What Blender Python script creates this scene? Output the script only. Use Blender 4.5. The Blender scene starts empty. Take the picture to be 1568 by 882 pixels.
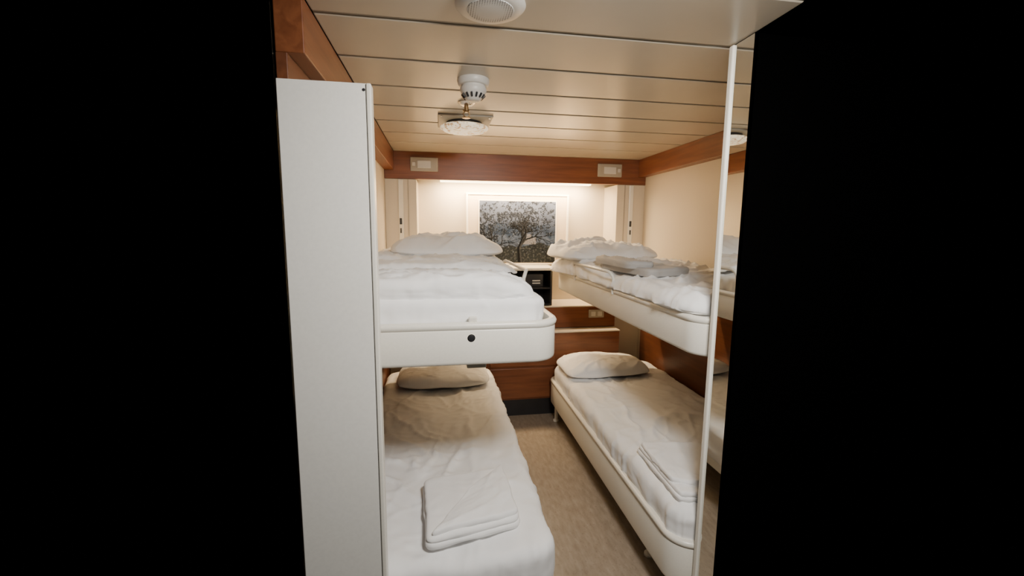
import bpy, bmesh, math, random
from mathutils import Vector, Matrix, noise
random.seed(4)
S=bpy.context.scene
COL=S.collection
H=1.58; ZC=2.20           # eye height, ceiling height
XL,XR=-0.43,1.80          # side walls
YB=3.97                   # back wall

# ------------------------------------------------------------ materials
def new_mat(name):
    m=bpy.data.materials.new(name); m.use_nodes=True
    nt=m.node_tree; b=nt.nodes['Principled BSDF']
    return m,nt,b
def N(nt,t,**k):
    n=nt.nodes.new(t)
    for a,v in k.items(): setattr(n,a,v)
    return n
def coords(nt,scale=(1,1,1),rot=(0,0,0)):
    tc=N(nt,'ShaderNodeTexCoord'); mp=N(nt,'ShaderNodeMapping')
    mp.inputs['Scale'].default_value=scale; mp.inputs['Rotation'].default_value=rot
    nt.links.new(tc.outputs['Object'],mp.inputs['Vector']); return mp.outputs['Vector']
def ramp(nt,fac,stops):
    r=N(nt,'ShaderNodeValToRGB'); e=r.color_ramp.elements
    while len(e)<len(stops): e.new(0.5)
    for i,(p,c) in enumerate(stops):
        e[i].position=p; e[i].color=(c[0],c[1],c[2],1)
    nt.links.new(fac,r.inputs['Fac']); return r.outputs['Color']
def bump(nt,b,hgt,strength,dist=0.01,prev=None):
    bp=N(nt,'ShaderNodeBump'); bp.inputs['Strength'].default_value=strength; bp.inputs['Distance'].default_value=dist
    nt.links.new(hgt,bp.inputs['Height'])
    if prev: nt.links.new(prev,bp.inputs['Normal'])
    nt.links.new(bp.outputs['Normal'],b.inputs['Normal']); return bp.outputs['Normal']
def paint(name,c,rough=0.45,var=0.04,metal=0.0,spec=0.5,bs=0.05,scale=14):
    m,nt,b=new_mat(name); v=coords(nt)
    n=N(nt,'ShaderNodeTexNoise'); n.inputs['Scale'].default_value=scale; n.inputs['Detail'].default_value=4
    nt.links.new(v,n.inputs['Vector'])
    lo=[x*(1-var) for x in c]; hi=[min(1,x*(1+var)) for x in c]
    nt.links.new(ramp(nt,n.outputs['Fac'],[(0.35,lo),(0.65,hi)]),b.inputs['Base Color'])
    b.inputs['Roughness'].default_value=rough; b.inputs['Metallic'].default_value=metal
    b.inputs['Specular IOR Level'].default_value=spec
    if bs: bump(nt,b,n.outputs['Fac'],bs,0.004)
    return m
def wood(name,axis,c1=(0.150,0.047,0.019),c2=(0.245,0.085,0.034)):
    m,nt,b=new_mat(name)
    sc=[22,22,22]; sc[axis]=1.6
    v=coords(nt,tuple(sc))
    n=N(nt,'ShaderNodeTexNoise'); n.inputs['Scale'].default_value=1.5; n.inputs['Detail'].default_value=8; n.inputs['Distortion'].default_value=0.6
    nt.links.new(v,n.inputs['Vector'])
    nt.links.new(ramp(nt,n.outputs['Fac'],[(0.3,c1),(0.7,c2)]),b.inputs['Base Color'])
    b.inputs['Roughness'].default_value=0.38
    bump(nt,b,n.outputs['Fac'],0.08,0.003); return m
def cloth(name,c=(0.89,0.89,0.89),weave=420,fold=0.6):
    m,nt,b=new_mat(name); v=coords(nt)
    w=N(nt,'ShaderNodeTexNoise'); w.inputs['Scale'].default_value=weave; nt.links.new(v,w.inputs['Vector'])
    v2=coords(nt,(9,3.0,9),(0,0,0.25))
    f=N(nt,'ShaderNodeTexNoise'); f.noise_type='RIDGED_MULTIFRACTAL'
    f.inputs['Scale'].default_value=1.1; f.inputs['Detail'].default_value=3; f.inputs['Distortion'].default_value=0.8
    nt.links.new(v2,f.inputs['Vector'])
    p=bump(nt,b,f.outputs['Fac'],fold,0.014)
    bump(nt,b,w.outputs['Fac'],0.12,0.002,p)
    b.inputs['Base Color'].default_value=(*c,1); b.inputs['Roughness'].default_value=0.85
    b.inputs['Sheen Weight'].default_value=0.1; b.inputs['Specular IOR Level'].default_value=0.2
    return m
M_ceil=paint('ceiling_panel_enamel',(0.52,0.465,0.375),0.26,0.03,bs=0.02,scale=3)
M_groove=paint('ceiling_groove',(0.04,0.03,0.025),0.6)
M_lip=paint('ceiling_lip',(0.25,0.22,0.17),0.4)
M_wall=paint('cream_wall_laminate',(0.64,0.565,0.455),0.5,0.02,bs=0.06,scale=220)
M_panel=paint('white_panel_laminate',(0.80,0.785,0.735),0.42,0.02,bs=0.03,scale=90)
M_frame=paint('cream_powder_coat',(0.78,0.75,0.67),0.30,0.02,bs=0.03,scale=160)
M_wx=wood('cherry_wood_x',0); M_wy=wood('cherry_wood_y',1); M_wz=wood('cherry_wood_z',2)
M_wdark=wood('cherry_wood_wainscot',1,(0.10,0.034,0.016),(0.16,0.056,0.025))
M_cloth=cloth('white_bed_linen'); M_pillow=cloth('pillow_linen',(0.89,0.89,0.89),420,0.7)
M_towel=cloth('terry_towel',(0.89,0.885,0.88),160,0.25)
M_blanket=cloth('grey_blanket',(0.42,0.41,0.40),200,0.3)
M_black=paint('matt_black',(0.001,0.001,0.001),1.0,0.02,spec=0.0,bs=0)
M_blk2=paint('black_plastic',(0.02,0.02,0.022),0.35,0.1)
M_chrome=paint('chrome',(0.8,0.78,0.74),0.15,0.02,metal=1.0,bs=0)
M_brass=paint('brass',(0.45,0.32,0.18),0.3,0.05,metal=1.0)
M_wpl=paint('white_plastic',(0.60,0.58,0.54),0.4,0.02)
M_white=paint('white_picture_frame_lacquer',(0.85,0.80,0.70),0.35,0.02)
M_gpl=paint('grey_plastic',(0.38,0.34,0.28),0.45,0.04)
M_mat=paint('cream_mat_board',(0.66,0.54,0.39),0.7,0.02)
M_tube,nt,b=new_mat('warm_lamp_lens'); b.inputs['Base Color'].default_value=(0.9,0.85,0.7,1)
b.inputs['Emission Color'].default_value=(1,0.80,0.45,1); b.inputs['Emission Strength'].default_value=9.0
# linoleum
M_floor,nt,b=new_mat('speckled_linoleum'); v=coords(nt,(1,1,1))
n1=N(nt,'ShaderNodeTexNoise'); n1.inputs['Scale'].default_value=45; n1.inputs['Detail'].default_value=6
n2=N(nt,'ShaderNodeTexVoronoi'); n2.inputs['Scale'].default_value=150
v2=coords(nt,(1,0.3,1)); nt.links.new(v,n2.inputs['Vector']); nt.links.new(v2,n1.inputs['Vector'])
c1=ramp(nt,n1.outputs['Fac'],[(0.3,(0.24,0.195,0.15)),(0.55,(0.30,0.25,0.198)),(0.75,(0.35,0.30,0.245))])
c2=ramp(nt,n2.outputs['Color'],[(0.05,(0.6,0.56,0.52)),(0.25,(1,1,1)),(0.9,(1.0,1.0,1.0))])
mx=N(nt,'ShaderNodeMix',data_type='RGBA',blend_type='MULTIPLY'); mx.inputs[0].default_value=0.45
nt.links.new(c1,mx.inputs[6]); nt.links.new(c2,mx.inputs[7]); nt.links.new(mx.outputs[2],b.inputs['Base Color'])
b.inputs['Roughness'].default_value=0.36
# mirror
M_mirror,nt,b=new_mat('mirror_glass'); b.inputs['Base Color'].default_value=(0.80,0.81,0.79,1); b.inputs['Metallic'].default_value=1; b.inputs['Roughness'].default_value=0.015
# perforated speaker grille
M_grille,nt,b=new_mat('speaker_grille'); v=coords(nt)
vo=N(nt,'ShaderNodeTexVoronoi'); vo.inputs['Scale'].default_value=150; vo.inputs['Randomness'].default_value=0.0; nt.links.new(v,vo.inputs['Vector'])
nt.links.new(ramp(nt,vo.outputs['Distance'],[(0.25,(0.12,0.12,0.12)),(0.42,(0.60,0.60,0.58))]),b.inputs['Base Color'])
# speckled diffuser disc; faint emission stands in for light falling on it
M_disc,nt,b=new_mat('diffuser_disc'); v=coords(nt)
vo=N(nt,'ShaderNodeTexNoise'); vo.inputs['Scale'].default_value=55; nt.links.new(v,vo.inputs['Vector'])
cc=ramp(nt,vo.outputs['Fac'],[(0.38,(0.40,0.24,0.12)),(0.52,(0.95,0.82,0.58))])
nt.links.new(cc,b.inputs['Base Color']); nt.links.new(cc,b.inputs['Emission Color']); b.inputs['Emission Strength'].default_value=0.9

# ------------------------------------------------------------ helpers
def obj_from(name,verts,faces,mat,smooth=False):
    me=bpy.data.meshes.new(name); me.from_pydata(verts,[],faces); me.update()
    bm=bmesh.new(); bm.from_mesh(me); bmesh.ops.recalc_face_normals(bm,faces=bm.faces); bm.to_mesh(me); bm.free()
    o=bpy.data.objects.new(name,me); COL.objects.link(o); me.materials.append(mat)
    if smooth:
        for p in me.polygons: p.use_smooth=True
    return o
def box(name,x0,x1,y0,y1,z0,z1,mat,bev=0.0,seg=2):
    vs=[(x,y,z) for x in (x0,x1) for y in (y0,y1) for z in (z0,z1)]
    fs=[(0,1,3,2),(4,6,7,5),(0,4,5,1),(2,3,7,6),(0,2,6,4),(1,5,7,3)]
    o=obj_from(name,vs,fs,mat)
    if bev>0:
        m=o.modifiers.new('bevel','BEVEL'); m.width=bev; m.segments=seg; m.limit_method='ANGLE'
    return o
def lathe(name,prof,cx,cy,mat,n=48,smooth=True):
    vs=[];fs=[]
    for r,z in prof:
        for i in range(n):
            a=2*math.pi*i/n; vs.append((cx+r*math.cos(a),cy+r*math.sin(a),z))
    for j in range(len(prof)-1):
        for i in range(n):
            k=(i+1)%n; fs.append((j*n+i,j*n+k,(j+1)*n+k,(j+1)*n+i))
    fs.append(tuple(range(n))); fs.append(tuple((len(prof)-1)*n+i for i in range(n)))
    o=obj_from(name,vs,fs,mat,smooth)
    if smooth:
        m=o.modifiers.new('es','EDGE_SPLIT'); m.split_angle=math.radians(40)
    return o
def tube(name,pts,r,mat,cyc=False):
    cu=bpy.data.curves.new(name,'CURVE'); cu.dimensions='3D'; cu.bevel_depth=r; cu.bevel_resolution=5; cu.use_fill_caps=True
    sp=cu.splines.new('POLY'); sp.points.add(len(pts)-1)
    for p,q in zip(sp.points,pts): p.co=(*q,1)
    sp.use_cyclic_u=cyc
    o=bpy.data.objects.new(name,cu); COL.objects.link(o); cu.materials.append(mat)
    dg=bpy.context.evaluated_depsgraph_get(); me=bpy.data.meshes.new_from_object(o.evaluated_get(dg))
    bpy.data.objects.remove(o); o=bpy.data.objects.new(name,me); COL.objects.link(o)
    for p in me.polygons: p.use_smooth=True
    return o
def group(name,objs,loc=(0,0,0)):
    e=bpy.data.objects.new(name,None); COL.objects.link(e); e.location=loc; e.empty_display_size=0.1
    bpy.context.view_layer.update()
    for o in objs:
        o.parent=e; o.matrix_parent_inverse=e.matrix_world.inverted()
    return e
def join(name,objs):
    dg=bpy.context.evaluated_depsgraph_get(); bm=bmesh.new(); mats=[]
    for o in objs:
        me=bpy.data.meshes.new_from_object(o.evaluated_get(dg)); idx=[]
        for mt in me.materials:
            if mt not in mats: mats.append(mt)
            idx.append(mats.index(mt))
        for p in me.polygons: p.material_index=idx[p.material_index] if idx else 0
        bm.from_mesh(me)
    me=bpy.data.meshes.new(name); bm.to_mesh(me); bm.free()
    for mt in mats: me.materials.append(mt)
    for o in objs: bpy.data.objects.remove(o)
    o=bpy.data.objects.new(name,me); COL.objects.link(o); return o
def rrect(x0,x1,y0,y1,rad,off,n=10):
    cs=[(x0,y0,1,1,math.pi),(x1,y0,-1,1,1.5*math.pi),(x1,y1,-1,-1,0),(x0,y1,1,-1,0.5*math.pi)]
    out=[]
    for (cx,cy,sx,sy,a0),r in zip(cs,rad):
        c=(cx+sx*r,cy+sy*r); rr=max(r-off,0.001); 
        if r-off<0.001: c=(cx+sx*(off+0.001),cy+sy*(off+0.001))
        for i in range(n+1):
            a=a0+0.5*math.pi*i/n; out.append((c[0]+rr*math.cos(a),c[1]+rr*math.sin(a)))
    return out
def loft_rr(name,x0,x1,y0,y1,rad,prof,mat):
    vs=[];fs=[];n=None
    for off,z in prof:
        l=rrect(x0,x1,y0,y1,rad,off); n=len(l); vs+=[(x,y,z) for x,y in l]
    for j in range(len(prof)-1):
        for i in range(n):
            k=(i+1)%n; fs.append((j*n+i,j*n+k,(j+1)*n+k,(j+1)*n+i))
    fs.append(tuple(range(n))); fs.append(tuple((len(prof)-1)*n+i for i in range(n)))
    o=obj_from(name,vs,fs,mat,True); m=o.modifiers.new('es','EDGE_SPLIT'); m.split_angle=math.radians(50); return o
def crease(x,y,seed,ang,sc,st=0.28):
    c,s=math.cos(ang),math.sin(ang); a=x*c+y*s; b_=-x*s+y*c
    wob=0.10*noise.noise(Vector((x*3+seed,y*3,seed)))+0.03*noise.noise(Vector((x*9+seed,y*9,seed)))
    n=noise.noise(Vector(((a+wob)*sc*st,(b_+wob)*sc,seed*3.1)))
    mask=min(1,max(0,0.55+1.6*noise.noise(Vector((x*2.2,y*2.2,seed+33)))))
    return (max(0,1-abs(n)*5.2)**1.5)*mask
def billow(x,y,seed,ang,sc):
    c,s=math.cos(ang),math.sin(ang); a=x*c+y*s; b_=-x*s+y*c
    w=0.08*noise.noise(Vector((x*4+seed,y*4,seed+1)))
    return abs(noise.noise(Vector(((a+w)*sc*0.45,(b_+w)*sc,seed+0.5))))*1.8+abs(noise.noise(Vector(((a-w)*sc*1.1,(b_+w)*sc*2.1,seed+7.5))))*0.8
def wrinkle(px,py,seed,ang,sc,cre):
    return (crease(px,py,seed,ang,sc)+crease(px,py,seed+9,ang+0.7,sc*1.4)*0.7+crease(px,py,seed+19,ang-0.6,sc*2.3)*0.45+crease(px,py,seed+29,ang+1.5,sc*2.0)*0.4)*cre
def slab(name,x0,x1,y0,y1,zb,zt,r,cr,mat,seed=1,amp=0.010,cre=0.010,ang=0.3,step=0.012,hfun=None,warp=None,sc=7,bil_=0.0,sxy=None):
    def axis(a,b):
        L=b-a; ed=[0,.003,.008,.015,.024,.035]; ed=[e for e in ed if e<L/2-0.01]
        k=max(2,int((L-2*ed[-1])/step)); mid=[ed[-1]+(L-2*ed[-1])*i/k for i in range(1,k)]
        return [a+t for t in ed+mid+[L-e for e in reversed(ed)]]
    xs=axis(x0,x1); ys=axis(y0,y1); vs=[]; info=[]
    for y in ys:
        for x in xs:
            cx=x0+cr if x<x0+cr else (x1-cr if x>x1-cr else None)
            cy=y0+cr if y<y0+cr else (y1-cr if y>y1-cr else None)
            if cx is not None and cy is not None:
                dx,dy=x-cx,y-cy; m=max(abs(dx),abs(dy)); L=math.hypot(dx,dy)
                if L>1e-9: px,py=cx+dx/L*m,cy+dy/L*m; nx,ny=dx/L,dy/L
                else: px,py,nx,ny=x,y,0,0
                d=cr-m
            else:
                px,py=x,y; ds=[(x-x0,-1,0),(x1-x,1,0),(y-y0,0,-1),(y1-y,0,1)]; d,nx,ny=min(ds)
            dd=min(d,r); z=zt-r+math.sqrt(max(0,r*r-(r-dd)**2))
            f=min(1,d/0.05)
            low=noise.noise(Vector((px*3.1,py*2.3,seed)))*amp+noise.noise(Vector((px*8,py*7,seed+5)))*amp*0.5
            z+=(low+wrinkle(px,py,seed,ang,sc,cre)+(billow(px,py,seed,ang,sc*0.9)-0.5)*bil_)*(0.45+0.55*f)
            if hfun: z+=hfun(px,py)
            out=(noise.noise(Vector((px*6,py*6,seed+2)))*amp*1.2+wrinkle(px,py,seed+3,ang+1.2,sc*1.5,cre*0.6)+(billow(px,py,seed+6,ang+1,sc)-0.4)*bil_*0.8)*(1-f)
            info.append((px,py,nx,ny)); vs.append([px+nx*out,py+ny*out,z])
    nx_,ny_=len(xs),len(ys); fs=[]
    for j in range(ny_-1):
        for i in range(nx_-1):
            a=j*nx_+i; fs.append((a,a+1,a+nx_+1,a+nx_))
    loop=[i for i in range(nx_)]+[j*nx_+nx_-1 for j in range(1,ny_)]+[(ny_-1)*nx_+i for i in range(nx_-2,-1,-1)]+[j*nx_ for j in range(ny_-2,0,-1)]
    prev=loop; K=8
    for k in range(1,K+1):
        cur=[]
        for li in loop:
            p=vs[li]; px,py,nx,ny=info[li]; t=k/K; z=p[2]*(1-t)+zb*t
            w=(noise.noise(Vector((px*9,py*9,seed+z*6)))*amp*0.9)*math.sin(t*math.pi*0.5)-0.006*t
            w+=wrinkle(px+py,z*1.5,seed+4,0.2,sc*1.4,cre*0.5)*math.sin(t*math.pi)
            cur.append(len(vs)); vs.append([p[0]+nx*w,p[1]+ny*w,z])
        for i in range(len(loop)):
            q=(i+1)%len(loop); fs.append((prev[i],prev[q],cur[q],cur[i]))
        prev=cur
    fs.append(tuple(prev))
    if warp: 
        for p in vs: p[0],p[1]=warp((p[0]-x0)/(x1-x0),(p[1]-y0)/(y1-y0))
    else:
        for p in vs:
            if sxy: p[0]+=sxy(p[0],p[1])
            p[0]=max(XL+0.015,min(XR-0.015,p[0])); p[1]=max(p[1],1.328)
    return obj_from(name,[tuple(p) for p in vs],fs,mat,True)
def pillow(name,cx,cy,z0,lx,ly,h,seed,mat=None,rot=0.0,tilt=0.0,n=72,wr=1.0,tx=0.0,rnd=0.22,hump=0.0):
    vs=[];fs=[]; c,s=math.cos(rot),math.sin(rot)
    def pt(u,v,side):
        x=lx/2*u*math.sqrt(1-rnd*v**4)*(1-0.03*(1-v*v)); y=ly/2*v*math.sqrt(1-rnd*u**4)*(1-0.05*(1-u*u))
        t=(max(0,(1-abs(u)**3.4)*(1-abs(v)**3.4)))**0.48*h/2
        if side<0: t*=0.55
        z=z0+h*0.3+side*t
        e=max(abs(u),abs(v))
        if side>0:
            z+=wr*(noise.noise(Vector((x*4,y*4,seed)))*0.022+wrinkle(x,y,seed,0.5,7,0.015)+(billow(x,y,seed,0.3,6)-0.5)*0.008)*(1-e**8)
            z+=hump*math.exp(-((u-0.25)/0.45)**2-((v-0.1)/0.6)**2)
        z+=tilt*y+tx*x+noise.noise(Vector((x*5,y*5,seed+8)))*0.012*e**4
        return (cx+x*c-y*s,cy+x*s+y*c,z)
    g={}
    for side in (1,-1):
        for j in range(n+1):
            for i in range(n+1):
                u=math.sin((i/n*2-1)*math.pi/2); v=math.sin((j/n*2-1)*math.pi/2)
                edge=i in(0,n) or j in(0,n)
                if side<0 and edge: g[(side,i,j)]=g[(1,i,j)]; continue
                g[(side,i,j)]=len(vs); vs.append(pt(u,v,side))
        for j in range(n):
            for i in range(n): fs.append(tuple(g[(side,a,b_)] for a,b_ in ((i,j),(i+1,j),(i+1,j+1),(i,j+1))))
    return obj_from(name,vs,fs,mat or M_pillow,True)

# ------------------------------------------------------------ room shell
box('floor',XL-0.02,XR+0.05,1.0,YB+0.05,-0.06,0,M_floor)
ps=[]; ys=[0.80,1.11,1.42,1.735,2.05,2.36,2.67,2.98,3.29,3.60,3.97]
for a,b_ in zip(ys[:-1],ys[1:]):
    xr=0.985 if b_<1.43 else XR
    ps.append(box('p',-0.355,xr,a+0.008,b_-0.008,ZC,ZC+0.02,M_ceil,0.005))
ps.append(box('p',XL,XR,1.42,YB,ZC+0.021,ZC+0.04,M_groove)); ps.append(box('p',-0.355,0.985,0.80,1.42,ZC+0.021,ZC+0.04,M_groove))
for y in ys[1:-1]:
    ps.append(box('p',-0.355,0.985 if y<1.41 else XR,y-0.004,y+0.007,ZC+0.004,ZC+0.02,M_lip,0.0015))
join('ceiling',ps)
box('wall_right',XR,XR+0.05,1.41,YB+0.05,0,ZC,M_wall)
box('wall_left',XL-0.012,XL,1.34,YB+0.05,0,ZC,M_wall)
box('wall_back',XL,XR,YB,YB+0.05,0,ZC,M_wall)
box('trim_1',XR-0.012,XR,1.42,3.60,0.0,1.08,M_wdark,0.002)      # wood wainscot right
box('trim_2',XL,XL+0.012,1.33,3.60,0.0,1.08,M_wdark,0.002)
box('trim_3',XR-0.07,XR,1.42,3.66,2.052,ZC,M_wy,0.003)           # ceiling beams
box('trim_4',XL,XL+0.075,1.325,3.66,2.052,ZC,M_wy,0.003)
box('trim_5',XL,XR,3.66,3.70,1.985,ZC,M_wx,0.003)
box('trim_6',XR-0.006,XR,2.60,2.606,1.08,2.05,M_gpl)             # wall panel seam
box('trim_9',XL,XL+0.03,1.325,1.75,1.90,2.052,M_wdark,0.002)      # wood filler above the locker panel
for nm,x0,x1,sg in (('trim_7',XL,-0.18,1),('trim_8',1.54,XR,-1)):
    pp=[box('a',x0,x1,3.665,YB,0,1.984,M_wall,0.004)]
    cx=(x0+x1)/2
    pp.append(box('b',cx-0.02*1,cx+0.02,3.650,3.668,0.9,1.98,M_frame,0.006))
    pp.append(box('b',cx+sg*0.055,cx+sg*0.062,3.660,3.667,0.9,1.98,M_gpl))
    pp.append(box('b',cx-0.012,cx+0.006,3.640,3.652,1.62,1.67,M_blk2,0.003))
    pp.append(box('b',cx-0.008,cx+0.002,3.636,3.650,1.55,1.59,M_blk2,0.003))
    join(nm,pp)

# ------------------------------------------------------------ wardrobe with mirror (right), locker end panel (left)
w=[box('carcass',0.990,XR+0.05,1.305,1.405,0,ZC,M_black),
   box('mirror',0.976,0.990,1.295,1.385,0.02,ZC-0.005,M_mirror),
   box('edge_trim',0.968,0.988,1.386,1.408,0.0,ZC-0.003,M_frame,0.005,3)]
group('mirrored_wardrobe',w,(1.4,1.35,0))
w=[box('panel_body',XL+0.010,-0.19,1.285,1.315,0,1.972,M_panel,0.002),
   box('edge_strip',-0.192,-0.178,1.280,1.320,0,1.972,M_frame,0.004,3),
   lathe('screw',[(0.004,0),(0.004,0.002)],0,0,M_blk2,16)]
w[2].rotation_euler=(math.pi/2,0,0); w[2].location=(-0.198,1.2855,1.955)
group('locker_end_panel',w,(-0.3,1.3,0))

# ------------------------------------------------------------ bunk beds
def frame(nm,x0,x1,y0,y1,z0,h,rad):
    prof=[(0.03,z0),(0.008,z0+0.001),(0.002,z0+0.006),(0,z0+0.014),(0,z0+h-0.032),(0.002,z0+h-0.028),(-0.004,z0+h-0.022),(-0.006,z0+h-0.012),(-0.001,z0+h-0.003),(0.010,z0+h),(0.022,z0+h-0.003),(0.027,z0+h-0.014),(0.027,z0+h-0.08)]
    return loft_rr(nm,x0,x1,y0,y1,rad,prof,M_frame)
def rail(nm,x,y0,y1,z0,z1,bulge):
    pts=[(x,y0,z0)]; r=0.035
    for i in range(9):
        a=i/8*math.pi/2; pts.append((x+bulge*(i/8),y0+r*(1-math.cos(a)),z1-r+r*math.sin(a)))
    for i in range(9):
        a=math.pi/2*(1-i/8); pts.append((x+bulge*(1-i/8),y1-r*(1-math.cos(a)),z1-r+r*math.sin(a)))
    pts.append((x,y1,z0)); return tube(nm,pts,0.009,M_frame)
UZ=1.110; UH=0.154; YE=3.44
def legs(lst):
    return [lathe('leg_%d'%(i+1),[(0.026,0),(0.026,0.01),(0.016,0.018),(0.016,0.21)],x,y,M_frame,20) for i,(x,y) in enumerate(lst)]
# left
L=[frame('tray',XL+0.01,0.425,1.465,YE,UZ,UH,(0.03,0.10,0.09,0.03)),
   rail('guard_rail',0.400,2.05,2.8,UZ+UH-0.03,1.385,0.02)]
k=lathe('socket_hole',[(0.011,0),(0.011,0.003),(0.007,0.004)],0,0,M_blk2,24); k.rotation_euler=(math.pi/2,0,0); k.location=(0.104,1.4655,1.209); L.append(k)
k=lathe('socket_ring',[(0.0135,0),(0.0135,0.002)],0,0,M_chrome,24); k.rotation_euler=(math.pi/2,0,0); k.location=(0.104,1.4658,1.209); L.append(k)
L.append(box('latch_tab',0.095,0.125,1.470,1.486,UZ+UH-0.004,UZ+UH+0.018,M_frame,0.005,3))
L.append(box('under_bracket',0.09,0.16,1.50,1.60,UZ-0.022,UZ+0.004,M_frame,0.004))
L.append(slab('mattress',XL+0.045,0.385,1.50,YE-0.035,UZ+0.08,1.338,0.026,0.09,M_cloth,3,0.006,0.014,0.1))
group('fold_down_bunk',L,(0,2.4,1.2))
L=[frame('frame',XL+0.02,0.385,1.37,YE,0.20,0.15,(0.03,0.09,0.09,0.03))]+legs([(-0.36,1.6),(0.30,1.6),(-0.36,3.34),(0.30,3.34)])
group('single_bed',L,(0,2.4,0))
# right
R=[frame('tray',0.945,XR-0.014,1.425,YE,UZ,UH,(0.10,0.03,0.03,0.09)),
   rail('guard_rail',0.943,2.25,2.93,UZ+UH-0.03,1.358,-0.022)]
R.append(slab('mattress',0.978,XR-0.03,1.455,YE-0.035,UZ+0.08,1.30,0.04,0.09,M_cloth,13,0.006,0.006,0.1))
group('fold_down_bunk',R,(1.37,2.4,1.2))
R=[frame('frame',0.900,XR-0.02,1.415,YE,0.155,0.205,(0.11,0.03,0.03,0.09))]+legs([(1.0,1.8),(1.7,1.8),(0.945,3.34),(1.7,3.34)])
R.append(slab('mattress',0.935,XR-0.03,1.45,YE-0.035,0.29,0.42,0.04,0.09,M_cloth,14,0.006,0.006,0.1))
group('single_bed',R,(1.37,2.4,0))

# ------------------------------------------------------------ bedding
def h1(x,y): return -0.050*max(0,(x-0.15)/0.2)**2-0.028*max(0,min(1,(y-1.70)/0.4))
slab('duvet',XL+0.03,0.355,1.515,YE-0.05,1.328,1.412,0.034,0.09,M_cloth,21,0.006,0.014,0.05,hfun=h1,bil_=0.0,sc=9)
def h1b(x,y): return -0.03*max(0,(x-0.1)/0.25)**2+0.016*max(0,min(1,(y-2.4)/0.4))
slab('duvet',XL+0.03,0.385,2.15,YE-0.04,1.366,1.412,0.020,0.10,M_cloth,27,0.010,0.026,0.1,hfun=h1b,bil_=0.008,sc=8)
pillow('pillow',0.05,2.96,1.402,0.74,0.62,0.14,31,wr=2.0,rnd=0.30,hump=0.020)
def h2(x,y):
    return 0.03*(x-1.3)+0.065*math.exp(-((y-3.02)/0.33)**2)*math.exp(-((x-1.15)/0.36)**2)-0.016*math.exp(-((y-2.35)/0.35)**2)*math.exp(-((x-1.08)/0.2)**2)
def s2(x,y):   # bunched over the tray edge towards the head end
    return -0.055*max(0,min(1,(y-2.9)/0.35))*max(0,(1.15-x)/0.22) if x<1.15 else 0
slab('duvet',0.934,XR-0.035,1.465,YE-0.04,1.266,1.342,0.060,0.10,M_cloth,41,0.012,0.024,0.7,hfun=h2,bil_=0.008,sc=6,sxy=s2)
pillow('pillow',1.19,3.10,1.362,0.76,0.60,0.14,43,rot=0.10,wr=2.2,rnd=0.30,hump=0.035)
def h3(x,y): return -0.012*math.cos((x)*9)
slab('duvet',XL+0.02,0.405,1.345,YE-0.02,0.27,0.455,0.045,0.10,M_cloth,51,0.009,0.016,1.45,hfun=h3,sc=5.5,bil_=0.0)
pillow('pillow',0.015,3.15,0.460,0.68,0.46,0.14,53,wr=1.0)
slab('duvet',0.918,XR-0.035,1.43,YE-0.03,0.34,0.475,0.05,0.10,M_cloth,61,0.009,0.016,1.35,sc=5.5,bil_=0.0)
pillow('pillow',1.25,3.15,0.480,0.68,0.46,0.14,63,tx=0.02,wr=1.0)

# towels
def bil(q):
    (a,b_,c,d)=q
    def f(u,v):
        x=a[0]*(1-u)*(1-v)+b_[0]*u*(1-v)+c[0]*u*v+d[0]*(1-u)*v
        y=a[1]*(1-u)*(1-v)+b_[1]*u*(1-v)+c[1]*u*v+d[1]*(1-u)*v
        return x,y
    return f
def towel(q,z,seed,top):
    lay=[]
    for i in range(2):
        o=0.007*i
        qq=[(q[0][0]+o,q[0][1]+o*0.6),(q[1][0]-o*0.7,q[1][1]+o*0.3),(q[2][0]-o,q[2][1]-o),(q[3][0]+o*0.5,q[3][1]-o)]
        lay.append(slab('t',0,0.33,0,0.4,z+0.019*i,z+0.019*(i+1)+0.004,0.011,0.03,M_towel,seed+i,0.008,0.007,0.5,warp=bil(qq)))
    lay.append(slab('t',0,0.33,0,0.4,z+0.036,z+0.062,0.012,0.025,M_towel,seed+7,0.011,0.009,0.5,warp=bil(top)))
    return join('folded_towel',lay)
towel([(-0.060,1.395),(0.290,1.470),(0.280,1.84),(-0.085,1.79)],0.468,71,[(-0.045,1.41),(0.28,1.49),(0.262,1.825),(0.11,1.66)])
towel([(0.945,1.50),(1.12,1.45),(1.29,1.87),(0.96,1.92)],0.484,81,[(0.955,1.58),(1.13,1.49),(1.275,1.85),(0.97,1.90)])
bl=[slab('b',0,0.3,0,0.5,1.345,1.388,0.014,0.05,M_blanket,91,0.006,0.010,0.4,warp=bil([(1.06,2.06),(1.36,2.16),(1.26,2.64),(1.000,2.62)])),
    slab('b',0,0.2,0,0.5,1.378,1.418,0.018,0.05,M_blanket,92,0.008,0.012,1.2,warp=bil([(1.005,2.20),(1.15,2.16),(1.11,2.68),(0.985,2.68)]))]
join('folded_blanket',bl)

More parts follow.
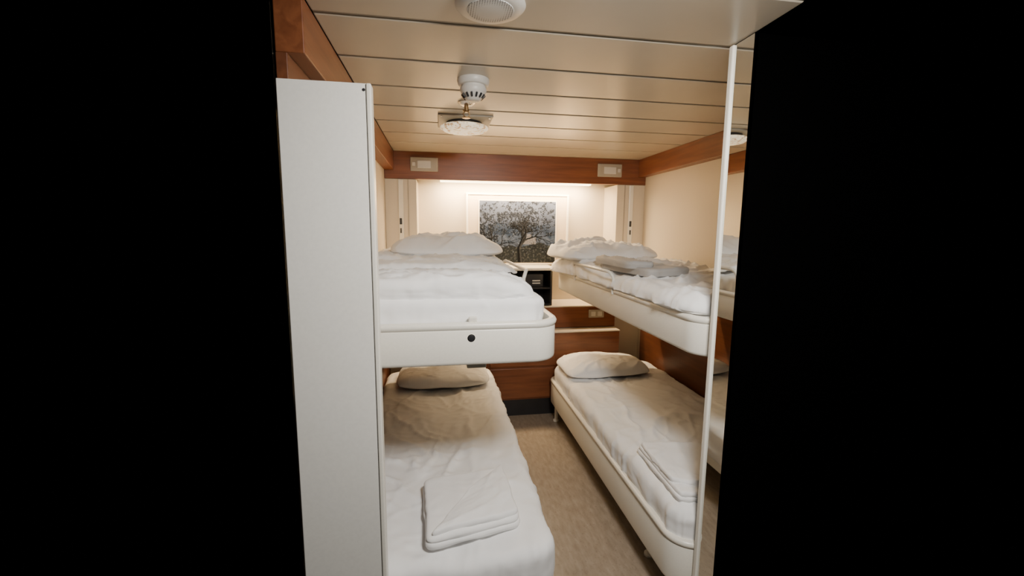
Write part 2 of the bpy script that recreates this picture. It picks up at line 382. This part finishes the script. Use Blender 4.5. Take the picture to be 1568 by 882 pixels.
# ------------------------------------------------------------ back furniture
Y0=3.47
c=[box('toe_kick',-0.17,1.53,Y0+0.02,YB-0.01,0,0.145,M_blk2),
   box('carcass',-0.175,1.535,Y0+0.01,YB-0.005,0.145,0.715,M_wx,0.002),
   box('drawer_upper',0.40,0.96,Y0-0.004,Y0+0.012,0.44,0.70,M_wx,0.004),
   box('drawer_lower',0.40,0.96,Y0-0.004,Y0+0.012,0.16,0.425,M_wx,0.004),
   box('counter_top',-0.178,1.538,Y0-0.003,YB-0.003,0.720,0.730,M_wall,0.003),
   box('backsplash',-0.178,1.538,3.60,3.63,0.736,0.918,M_wx,0.002),
   box('ledge',-0.178,1.538,3.59,YB-0.003,0.918,0.930,M_wall,0.004)]
group('dresser',c,(0.68,3.7,0))
c=[box('plate',1.29,1.43,3.585,3.599,0.82,0.89,M_gpl,0.004),box('socket',1.31,1.35,3.580,3.587,0.835,0.875,M_wpl,0.003),box('rocker',1.37,1.41,3.580,3.587,0.835,0.875,M_wpl,0.003)]
group('wall_socket',c,(1.36,3.59,0.86))
zb=0.933
c=[box('side_1',0.30,0.315,3.62,3.93,zb,1.24,M_blk2),box('side_2',0.945,0.96,3.62,3.93,zb,1.24,M_blk2),
   box('back',0.315,0.945,3.91,3.925,zb,1.24,M_blk2),box('base',0.315,0.945,3.62,3.91,zb,zb+0.014,M_blk2),
   box('mid_shelf',0.315,0.945,3.64,3.91,1.075,1.087,M_blk2),
   box('top',0.29,1.0,3.60,3.95,1.24,1.262,M_wpl,0.004)]
c+=[box('label_%d'%i,0.80,0.87,3.695,3.700,1.115+0.022*i,1.125+0.022*i,M_wpl) for i in range(2)]
c+=[box('device',0.72,0.90,3.70,3.85,1.087,1.20,M_blk2,0.006),box('cup',0.86,0.90,3.66,3.70,zb+0.014,0.98,M_gpl,0.008)]
group('cubby_shelf',c,(0.63,3.8,0.96))

# picture with painted vertex colours
px0,px1,pz0,pz1=0.355,1.06,1.285,1.842
segs=[]
def br(x,z,a,l,w,d):
    x2=x+math.cos(a)*l; z2=z+math.sin(a)*l; segs.append((x,z,x2,z2,w,w*0.7))
    if d>0:
        for _ in range(3 if d>2 else 2): br(x2,z2,a+random.uniform(-0.75,0.75),l*random.uniform(0.65,0.85),w*0.66,d-1)
br(0.53,0.0,math.pi/2+0.08,0.24,0.028,5); br(0.10,0.05,1.1,0.18,0.014,4); br(0.9,0.1,2.1,0.12,0.009,3)
def pcol(u,v):
    nz=lambda s,o: noise.noise(Vector((u*s,v*s*0.8,o)))
    one=Vector((1,1,1))
    c=Vector((0.22,0.245,0.29))*(0.7+0.3*v)+one*0.08*nz(5,1)
    if v<0.62+0.05*nz(6,3): c=Vector((0.09,0.115,0.15))+one*0.05*nz(9,4)
    if v<0.45+0.03*nz(14,5): c=Vector((0.14,0.17,0.205))+one*0.12*nz(22,6)
    if v<0.27+0.10*abs(u-0.5)+0.06*nz(7,7): c=Vector((0.036,0.038,0.032))+Vector((0.16,0.155,0.12))*max(0,nz(40,8))
    if 0.56<u<0.74 and 0.30<v<0.42+0.05*(1 if 0.62<u<0.68 else 0): c=Vector((0.44,0.40,0.35))*(0.8+0.4*nz(60,2))
    cr_=max(math.exp(-(((u-0.55)/0.42)**2+((v-0.72)/0.27)**2)),0.9*math.exp(-(((u-0.05)/0.24)**2+((v-0.5)/0.5)**2)))
    f=nz(17,11)+0.7*nz(40,12)+0.6*nz(85,15)
    if f>0.48-0.85*cr_: c=c*0.12+Vector((0.018,0.019,0.019))+Vector((0.38,0.40,0.41))*max(0,nz(60,13)-0.05)
    for (a,b_,p,q,w1,w2) in segs:
        dx,dz=p-a,q-b_; t=max(0,min(1,((u-a)*dx+(v-b_)*dz)/(dx*dx+dz*dz)))
        dd=math.hypot(u-a-dx*t,(v-b_-dz*t))
        if dd<w1*(1-t)+w2*t: c=Vector((0.008,0.008,0.008)) if u<a+dx*t+0.3*w1 else Vector((0.08,0.075,0.065)); break
    return (max(c[0],.005)*0.40,max(c[1],.005)*0.44,max(c[2],.005)*0.58,1)
nu,nv=190,150; vs=[];cols=[];fs=[]
for j in range(nv+1):
    for i in range(nu+1):
        vs.append((px0+(px1-px0)*i/nu,3.925,pz0+(pz1-pz0)*j/nv)); cols.append(pcol(i/nu,j/nv))
for j in range(nv):
    for i in range(nu):
        a=j*(nu+1)+i; fs.append((a,a+1,a+nu+2,a+nu+1))
me=bpy.data.meshes.new('painting'); me.from_pydata(vs,[],fs); ca=me.color_attributes.new('paint','FLOAT_COLOR','POINT')
for i,cc in enumerate(cols): ca.data[i].color=cc
M_art,nt,b=new_mat('landscape_print'); at=N(nt,'ShaderNodeAttribute',attribute_name='paint'); nt.links.new(at.outputs['Color'],b.inputs['Base Color']); b.inputs['Roughness'].default_value=0.6; b.inputs['Specular IOR Level'].default_value=0.1
me.materials.append(M_art); art=bpy.data.objects.new('print',me); COL.objects.link(art)
f=[art,box('mat_board',0.255,1.165,3.93,3.965,1.266,1.898,M_mat,0.003)]
for nm,a in (('frame_top',(0.235,1.185,1.892,1.910)),('frame_bottom',(0.235,1.185,1.2655,1.276)),('frame_side_1',(0.235,0.255,1.276,1.892)),('frame_side_2',(1.165,1.185,1.276,1.892))):
    f.append(box(nm,a[0],a[1],3.922,3.968,a[2],a[3],M_white,0.003))
for nm,a in (('bevel_top',(px0-.008,px1+.008,pz1,pz1+.008)),('bevel_1',(px0-.008,px0,pz0,pz1)),('bevel_2',(px1,px1+.008,pz0,pz1))):
    f.append(box(nm,a[0],a[1],3.924,3.931,a[2],a[3],M_white))
group('framed_landscape_picture',f,(0.7,3.94,1.6))

for x in (-0.115,1.46):
    c=[box('plate',x-0.11,x+0.11,3.645,3.660,2.045,2.155,M_gpl,0.006),
       box('lens',x-0.055,x+0.055,3.638,3.647,2.07,2.13,M_wpl,0.006),
       box('switch',(x-0.095 if x<0.5 else x+0.07),(x-0.07 if x<0.5 else x+0.095),3.639,3.647,2.085,2.115,M_wpl,0.003)]
    group('bunk_reading_light',c,(x,3.65,2.1))

# ------------------------------------------------------------ ceiling fittings
x,y=0.147,1.28
c=[lathe('rim',[(0.096,ZC),(0.098,ZC-0.006),(0.090,ZC-0.014),(0.068,ZC-0.018)],x,y,M_wpl,64),
   lathe('grille',[(0.066,ZC-0.016),(0.064,ZC-0.020),(0.03,ZC-0.023)],x,y,M_grille,64)]
group('ceiling_speaker',c,(x,y,ZC))
x,y=0.147,1.90
c=[lathe('base',[(0.066,ZC),(0.067,ZC-0.008),(0.063,ZC-0.022),(0.058,ZC-0.026)],x,y,M_wpl,48),
   lathe('neck',[(0.050,ZC-0.024),(0.050,ZC-0.034)],x,y,M_wpl,48),
   lathe('chamber',[(0.054,ZC-0.034),(0.056,ZC-0.044),(0.048,ZC-0.060),(0.030,ZC-0.082),(0.022,ZC-0.086)],x,y,M_wpl,48)]
for i in range(14):
    a=2*math.pi*i/14; q=box('slot_%d'%(i+1),-0.0045,0.0045,-0.004,0.004,-0.010,0.010,M_blk2,0.002)
    q.location=(x+0.042*math.cos(a),y+0.042*math.sin(a),ZC-0.068); q.rotation_euler=(0.0,0.75,a); c.append(q)
group('smoke_detector',c,(x,y,ZC))
x,y=0.138,2.23
c=[lathe('escutcheon',[(0.042,ZC),(0.042,ZC-0.004),(0.030,ZC-0.014),(0.014,ZC-0.018)],x,y,M_chrome,40),
   lathe('body',[(0.011,ZC-0.014),(0.011,ZC-0.034),(0.016,ZC-0.036),(0.016,ZC-0.042),(0.009,ZC-0.046)],x,y,M_brass,24),
   tube('arm_1',[(x-0.008,y,ZC-0.044),(x-0.017,y,ZC-0.055),(x-0.004,y,ZC-0.072)],0.003,M_brass),
   tube('arm_2',[(x+0.008,y,ZC-0.044),(x+0.017,y,ZC-0.055),(x+0.004,y,ZC-0.072)],0.003,M_brass),
   lathe('deflector',[(0.020,ZC-0.071),(0.020,ZC-0.074),(0.006,ZC-0.076)],x,y,M_brass,24)]
group('fire_sprinkler',c,(x,y,ZC))
x,y=0.149,2.60
c=[box('plate',x-0.15,x+0.15,y-0.15,y+0.15,ZC-0.010,ZC,M_gpl,0.004),
   lathe('throat',[(0.10,ZC-0.008),(0.105,ZC-0.035)],x,y,M_blk2,48),
   lathe('disc',[(0.125,ZC-0.030),(0.137,ZC-0.036),(0.137,ZC-0.044),(0.120,ZC-0.056),(0.06,ZC-0.062)],x,y,M_disc,64)]
for i,(sx,sy) in enumerate(((-1,-1),(1,-1),(-1,1),(1,1))):
    c.append(lathe('screw_%d'%(i+1),[(0.006,ZC-0.009),(0.005,ZC-0.013)],x+sx*0.132,y+sy*0.132,M_chrome,12))
group('ceiling_air_diffuser',c,(x,y,ZC))

# ------------------------------------------------------------ lights
def area(nm,loc,rot,sx,sy,p,col):
    l=bpy.data.lights.new(nm,'AREA'); l.shape='RECTANGLE'; l.size=sx; l.size_y=sy; l.energy=p; l.color=col
    o=bpy.data.objects.new(nm,l); o.location=loc; o.rotation_euler=rot; COL.objects.link(o); return o
area('niche_lamp_glow',(0.68,3.83,1.975),(math.radians(12),0,0),1.30,0.05,46,(1,0.71,0.40))
area('entrance_fill_light',(0.50,0.45,2.12),(math.radians(33),0,0),0.28,0.22,36,(1,0.95,0.88))  # unseen fill light, added on the entrance side to brighten the cabin
c=[box('housing',0.0,1.36,3.79,3.87,2.06,2.198,M_wpl,0.004),box('lens',0.01,1.35,3.80,3.86,1.985,2.06,M_tube,0.006)]
group('niche_lamp',c,(0.68,3.8,2.17))
wd=bpy.data.worlds.new('World'); S.world=wd; wd.use_nodes=True; wd.node_tree.nodes['Background'].inputs[0].default_value=(0,0,0,1)

# ------------------------------------------------------------ camera
cam=bpy.data.cameras.new('camera'); co=bpy.data.objects.new('camera',cam); COL.objects.link(co); S.camera=co
cam.sensor_width=36; cam.lens=662/1568*36; cam.clip_start=0.02
yaw,pitch,roll=math.radians(9.5),math.radians(7.6),0.0087
fw=Vector((math.sin(yaw)*math.cos(pitch),math.cos(yaw)*math.cos(pitch),-math.sin(pitch)))
r=Vector((math.cos(yaw),-math.sin(yaw),0)); u=r.cross(fw)
r2=r*math.cos(roll)+u*math.sin(roll); u2=u*math.cos(roll)-r*math.sin(roll)
mtx=Matrix((r2,u2,-fw)).transposed().to_4x4(); mtx.translation=Vector((0,0,H)); co.matrix_world=mtx
